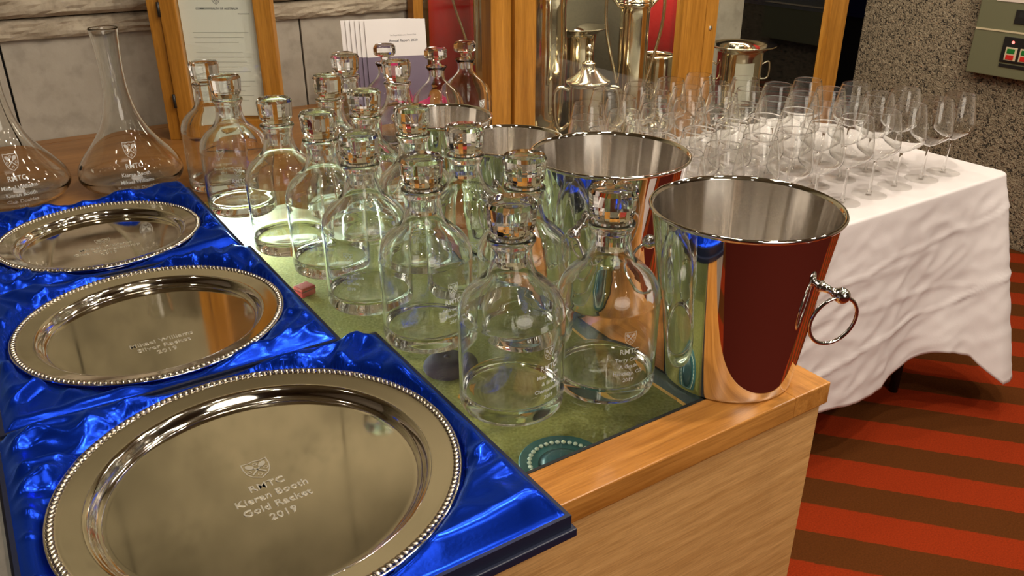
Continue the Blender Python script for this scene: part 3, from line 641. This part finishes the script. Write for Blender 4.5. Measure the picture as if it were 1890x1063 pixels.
me = bpy.data.meshes.new('m'); bm.to_mesh(me); bm.free(); link('text_lines', me, pb('faint_typing', (.52, .48, .43), .7), dc)

# ------------------------------------------------------------------ tall glazed trophy cabinet
B = empty('trophy_cabinet', (0, 0, 0)); tag(B, 'tall oak trophy cabinet with glass doors behind the wine glasses', 'cabinet')
YC, BX0, BX1, BZ = 1.72, 1.075, 2.41, -.20
HB = .55
box('corner_post', M['post'], B, 1.075, 1.132, YC, YC + .045, FZ, HB, .002)
box('rear_post', M['post'], B, 1.05, 1.08, YW - .06, YW - .025, FZ, HB, .002)
box('plinth', M['post'], B, BX0 + .01, BX1 - .01, YC + .03, YW - .01, FZ, BZ - .02, .002)
box('shelf', pb('grey_reflective_shelf', (.10, .09, .075), .08), B, BX0 + .01, BX1 - .01, YC + .028, YW - .01, BZ - .0195, BZ)
box('roof_board', M['post'], B, BX0, BX1, YC + .002, YW - .01, HB + .001, HB + .03)
for i, (a, b2, ls, rs) in enumerate(((1.134, 1.772, .063, .087), (1.774, 2.405, .046, .085))):
    d = box('door_stile', M['post'], B, a, a + ls, YC - .012, YC + .016, BZ - .06, HB, .002); box('door_stile', M['post'], B, b2 - rs, b2, YC - .012, YC + .016, BZ - .06, HB, .002)
    box('door_rail', M['post'], B, a + ls + .0002, b2 - rs - .0002, YC - .011, YC + .015, BZ - .06, BZ - .004, .002); box('door_rail', M['post'], B, a + ls + .0002, b2 - rs - .0002, YC - .011, YC + .015, HB - .06, HB, .002)
    box('pane', M['pane'], B, a + ls, b2 - rs, YC + .001, YC + .004, BZ - .004, HB - .06)
box('side_pane', M['pane'], B, 1.077, 1.081, YC + .046, YW - .06, BZ, HB)
box('wall_shade_panel', pb('dark_olive_wall_shade', (.075, .066, .045), .6), B, 1.365, 1.875, YW - .05, YW - .03, BZ, HB)  # added dark board standing in for the shaded concrete behind the trophies
link('lock', xf(lathe([(0, .004), (.004, .004), (.0065, .002), (.007, 0), (0, 0)], 18), Matrix.Translation((1.795, YC - .012, .165)) @ Matrix.Rotation(R(90), 4, 'X')), M['steel'], B)
def curtain(x0, x1, y, z0, z1, amp, k, axis='x'):
    n = 60; v = []
    for j in (0, 1):
        for i in range(n + 1):
            s = x0 + (x1 - x0) * i / n; w = amp * math.sin(k * s) + amp * .4 * math.sin(2.3 * k * s + 1)
            v.append((s, y + w, z1 if j else z0) if axis == 'x' else (y + w, s, z1 if j else z0))
    me = mesh(v, [(i, i + 1, n + 2 + i, n + 1 + i) for i in range(n)], True); return me
for q, mt in ((('x', 1.10, 1.30), M['red_velvet']), (('x', 1.305, 1.36), M['red_shaded']), (('x', 1.88, 2.08), M['red_velvet'])):  # narrow darker strip paints the shaded side of the velvet fold
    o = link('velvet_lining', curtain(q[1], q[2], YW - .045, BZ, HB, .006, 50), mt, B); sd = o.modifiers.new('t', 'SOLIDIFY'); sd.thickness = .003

tl = bpy.data.lights.new('trophy_cabinet_fill', 'AREA'); tlo = bpy.data.objects.new('trophy_cabinet_fill', tl); S.collection.objects.link(tlo)  # unseen fill light added to brighten the red lining and trophies
tl.shape = 'RECTANGLE'; tl.size = 1.2; tl.size_y = .06; tl.energy = 4.5; tl.color = (1, .88, .7); tlo.location = (1.74, 1.86, HB - .02); tlo.parent = B
# trophies
def handle_pair(parent, pts, rad):
    for sg in (-1, 1): link('handle', tube_me([(sg * x, 0, z) for x, z in spline(pts, 6)], rad, 8), M['trophy'], parent)
def trophy(x, y, prof, label, lid=None, n=40, rz=0):
    o = empty('trophy_cup', (x, y, BZ), rz); tag(o, label, 'trophy', 'silver trophies in the cabinet')
    link('cup', lathe(spline(prof, 3), n), M['trophy'], o)
    if lid: link('lid', lathe(spline(lid, 3), n), M['trophy'], o)
    return o
o = trophy(1.445, 1.81, [(0, 0), (.055, 0), (.056, .012), (.03, .028), (.014, .05), (.018, .062), (.036, .075), (.048, .10), (.051, .14), (.052, .225), (.057, .232), (.053, .234), (.048, .225), (.045, .12), (0, .10)], 'lidded two-handled silver cup in the cabinet centre',
          [(.060, .2345), (.061, .240), (.045, .252), (.026, .268), (.018, .280), (.020, .288), (.010, .294), (.007, .305), (.011, .312), (.006, .320), (.009, .328), (.005, .336), (0, .339)], rz=R(-30))
handle_pair(o, [(.052, .215), (.072, .222), (.090, .21), (.092, .17), (.085, .12), (.070, .105), (.050, .12)], .006)
o = trophy(1.655, 1.87, [(0, 0), (.085, 0), (.086, .03), (.08, .045), (.07, .05), (.06, .075), (.045, .10), (.04, .13), (.042, .17), (.043, .30), (.043, .40), (.049, .42), (.046, .43), (.040, .425), (.038, .2), (0, .15)], 'tall straight silver trophy with two swept handles in the cabinet',
          [(.050, .431), (.046, .44), (.03, .455), (.018, .475), (.010, .50), (0, .515)], rz=R(-25))
handle_pair(o, [(.043, .20), (.06, .26), (.082, .36), (.085, .435), (.07, .44), (.045, .415)], .005)
o = trophy(1.405, 1.955, [(0, 0), (.062, 0), (.065, .03), (.05, .05), (.045, .09), (.05, .12), (.055, .2), (.058, .32), (.055, .42), (.06, .45), (.055, .455), (.05, .42), (.05, .2), (0, .15)], 'tall silver trophy cup beside the oak corner post', [(.062, .456), (.055, .47), (.03, .49), (.015, .52), (0, .535)], rz=R(60))
handle_pair(o, [(.055, .22), (.075, .27), (.088, .36), (.085, .44), (.066, .46), (.055, .43)], .005)
trophy(1.57, 2.03, [(0, 0), (.06, 0), (.06, .015), (.03, .03), (.03, .08), (.05, .12), (.056, .2), (.056, .29), (.065, .33), (.088, .345), (.088, .348), (.06, .333), (.05, .29), (.05, .2), (0, .13)], 'silver vase with wide flat rim behind the lidded cup')
o = trophy(2.08, 1.84, [(0, 0), (.06, 0), (.062, .02), (.04, .04), (.045, .06), (.068, .085), (.07, .12), (.072, .24), (.078, .262), (.106, .274), (.106, .279), (.075, .270), (.066, .24), (.066, .12), (0, .09)], 'wide-rimmed silver cup behind the right glass door', rz=R(-33))
handle_pair(o, [(.072, .215), (.092, .225), (.098, .205), (.094, .175), (.072, .17)], .003)
link('plaque', wrap((lambda m_: m_)(mesh([(-.03 + .06 * i / 8, z, 0) for z in (0, .125) for i in range(9)], [(i, i + 1, i + 10, i + 9) for i in range(8)])), .0725, R(-90), .105, .0006), pb('pale_engraved_silver', (.6, .56, .45), .4, .3), o)
o = trophy(1.24, 2.0, [(0, 0), (.07, 0), (.072, .03), (.045, .06), (.04, .12), (.045, .2), (.05, .34), (.052, .5), (.06, .56), (.055, .56), (.047, .5), (.04, .3), (0, .2)], 'tall silver trophy with long curved handle in the left of the cabinet')
handle_pair(o, [(.048, .28), (.075, .36), (.11, .46), (.125, .58), (.09, .62), (.055, .54)], .004)
o = trophy(1.86, 1.98, [(0, 0), (.05, 0), (.05, .02), (.02, .04), (.02, .07), (.05, .10), (.06, .16), (.06, .24), (.055, .24), (.054, .16), (0, .11)], 'small silver cup with curled handles near the red lining')
handle_pair(o, [(.058, .14), (.085, .15), (.09, .18), (.075, .20), (.088, .23), (.08, .25), (.06, .235)], .004)

# ------------------------------------------------------------------ brochures and pink card
bd0 = math.atan2(-.30, .95)
for i in range(6):
    k = 5 - i; o = empty('brochure', (.899 - .009 * k, 1.845 + .0075 * k, .0015), bd0)
    nm = 'foremost brochure of the fan, printed Annual Report 2020' if i == 5 else f'white and purple brochure edge, {["rearmost", "second from the back", "third from the back", "fourth from the back", "next behind the foremost"][i]} in the fan'
    tag(o, nm, 'brochure', 'fan of annual reports'); o.rotation_euler = (R(-9), 0, bd0)
    box('cover', M['card'], o, -.080, .066, 0, .0018, .1502, .235, 0); box('lower_cover', M['purple'], o, -.080, .066, 0, .0018, 0, .15, 0)
    if i == 5:
        flat_text(o, 'Annual Report 2020', .0085, .010, .184, -.0002, M['ink']); flat_text(o, 'The Royal Melbourne Tennis Club', .0046, .010, .198, -.0002, M['inkgrey'])
o = empty('place_card', (.86, 1.72, 0), R(-15)); tag(o, 'folded magenta card standing before the red lining', 'card')
link('front_leaf', mesh([(-.045, -.012, 0), (.045, -.012, 0), (.045, .0, .075), (-.045, 0, .075), (-.045, -.0105, 0), (.045, -.0105, 0), (.045, .0012, .0752), (-.045, .0012, .0752)], [(0, 1, 2, 3), (4, 7, 6, 5), (0, 4, 5, 1), (1, 5, 6, 2), (2, 6, 7, 3), (3, 7, 4, 0)]), M['pink'], o)
link('rear_leaf', mesh([(-.045, .016, 0), (.045, .016, 0), (.045, .003, .0748), (-.045, .003, .0748), (-.045, .0145, 0), (.045, .0145, 0), (.045, .0018, .0746), (-.045, .0018, .0746)], [(0, 3, 2, 1), (4, 5, 6, 7), (0, 1, 5, 4), (1, 2, 6, 5), (2, 3, 7, 6), (3, 0, 4, 7)]), M['pink'], o)

# ------------------------------------------------------------------ switch panel on the column
P = empty('switch_panel', (XR, 0, 0)); tag(P, 'grey-green metal switch panel with red and green buttons on the column', 'switch panel')
box('case', M['green_metal'], P, -.05, -.0005, .95, 1.575, -.0545, .62, .003)
box('divider_strip', M['cream'], P, -.0522, -.0501, .953, 1.572, .090, .0955)
box('label_plate', M['pinkplate'], P, -.0525, -.0501, 1.15, 1.5235, .185, .30, .0008)
dsp = box('meter', M['black'], P, -.054, -.0501, 1.30, 1.451, .120, .164, .001); box('meter_window', M['rubber'], dsp, -.0546, -.0542, 1.32, 1.44, .14, .156)
sb = box('button_block', M['black'], P, -.056, -.0501, 1.26, 1.4665, -.003, .0775, .001)
for i in range(4):
    y = 1.452 - i * .047
    bz = box('button_surround', M['cream'], sb, -.060, -.0562, y - .037, y, .004, .046, .001)
for i in range(4):
    y = 1.452 - i * .047
    box('green_button', M['btn_green'], sb, -.0622, -.0602, y - .031, y - .006, .027, .042, .0008); box('red_button', M['btn_red'], sb, -.0622, -.0602, y - .031, y - .006, .007, .022, .0008)
for i in range(2): link('indicator', xf(lathe([(0, .003), (.004, .002), (.005, 0), (0, 0)], 12), Matrix.Translation((-.0565, 1.435 - .042 * i, .062)) @ Matrix.Rotation(R(-90), 4, 'Y')), M['indicator'] if i == 0 else M['steel'], sb)
box('name_strip', M['black'], P, -.053, -.0501, 1.26, 1.4665, -.02, -.010)

# ------------------------------------------------------------------ lift everything so that the floor lies at z = 0
for o in list(S.objects):
    if o.parent is None: o.location.z += ZOFF
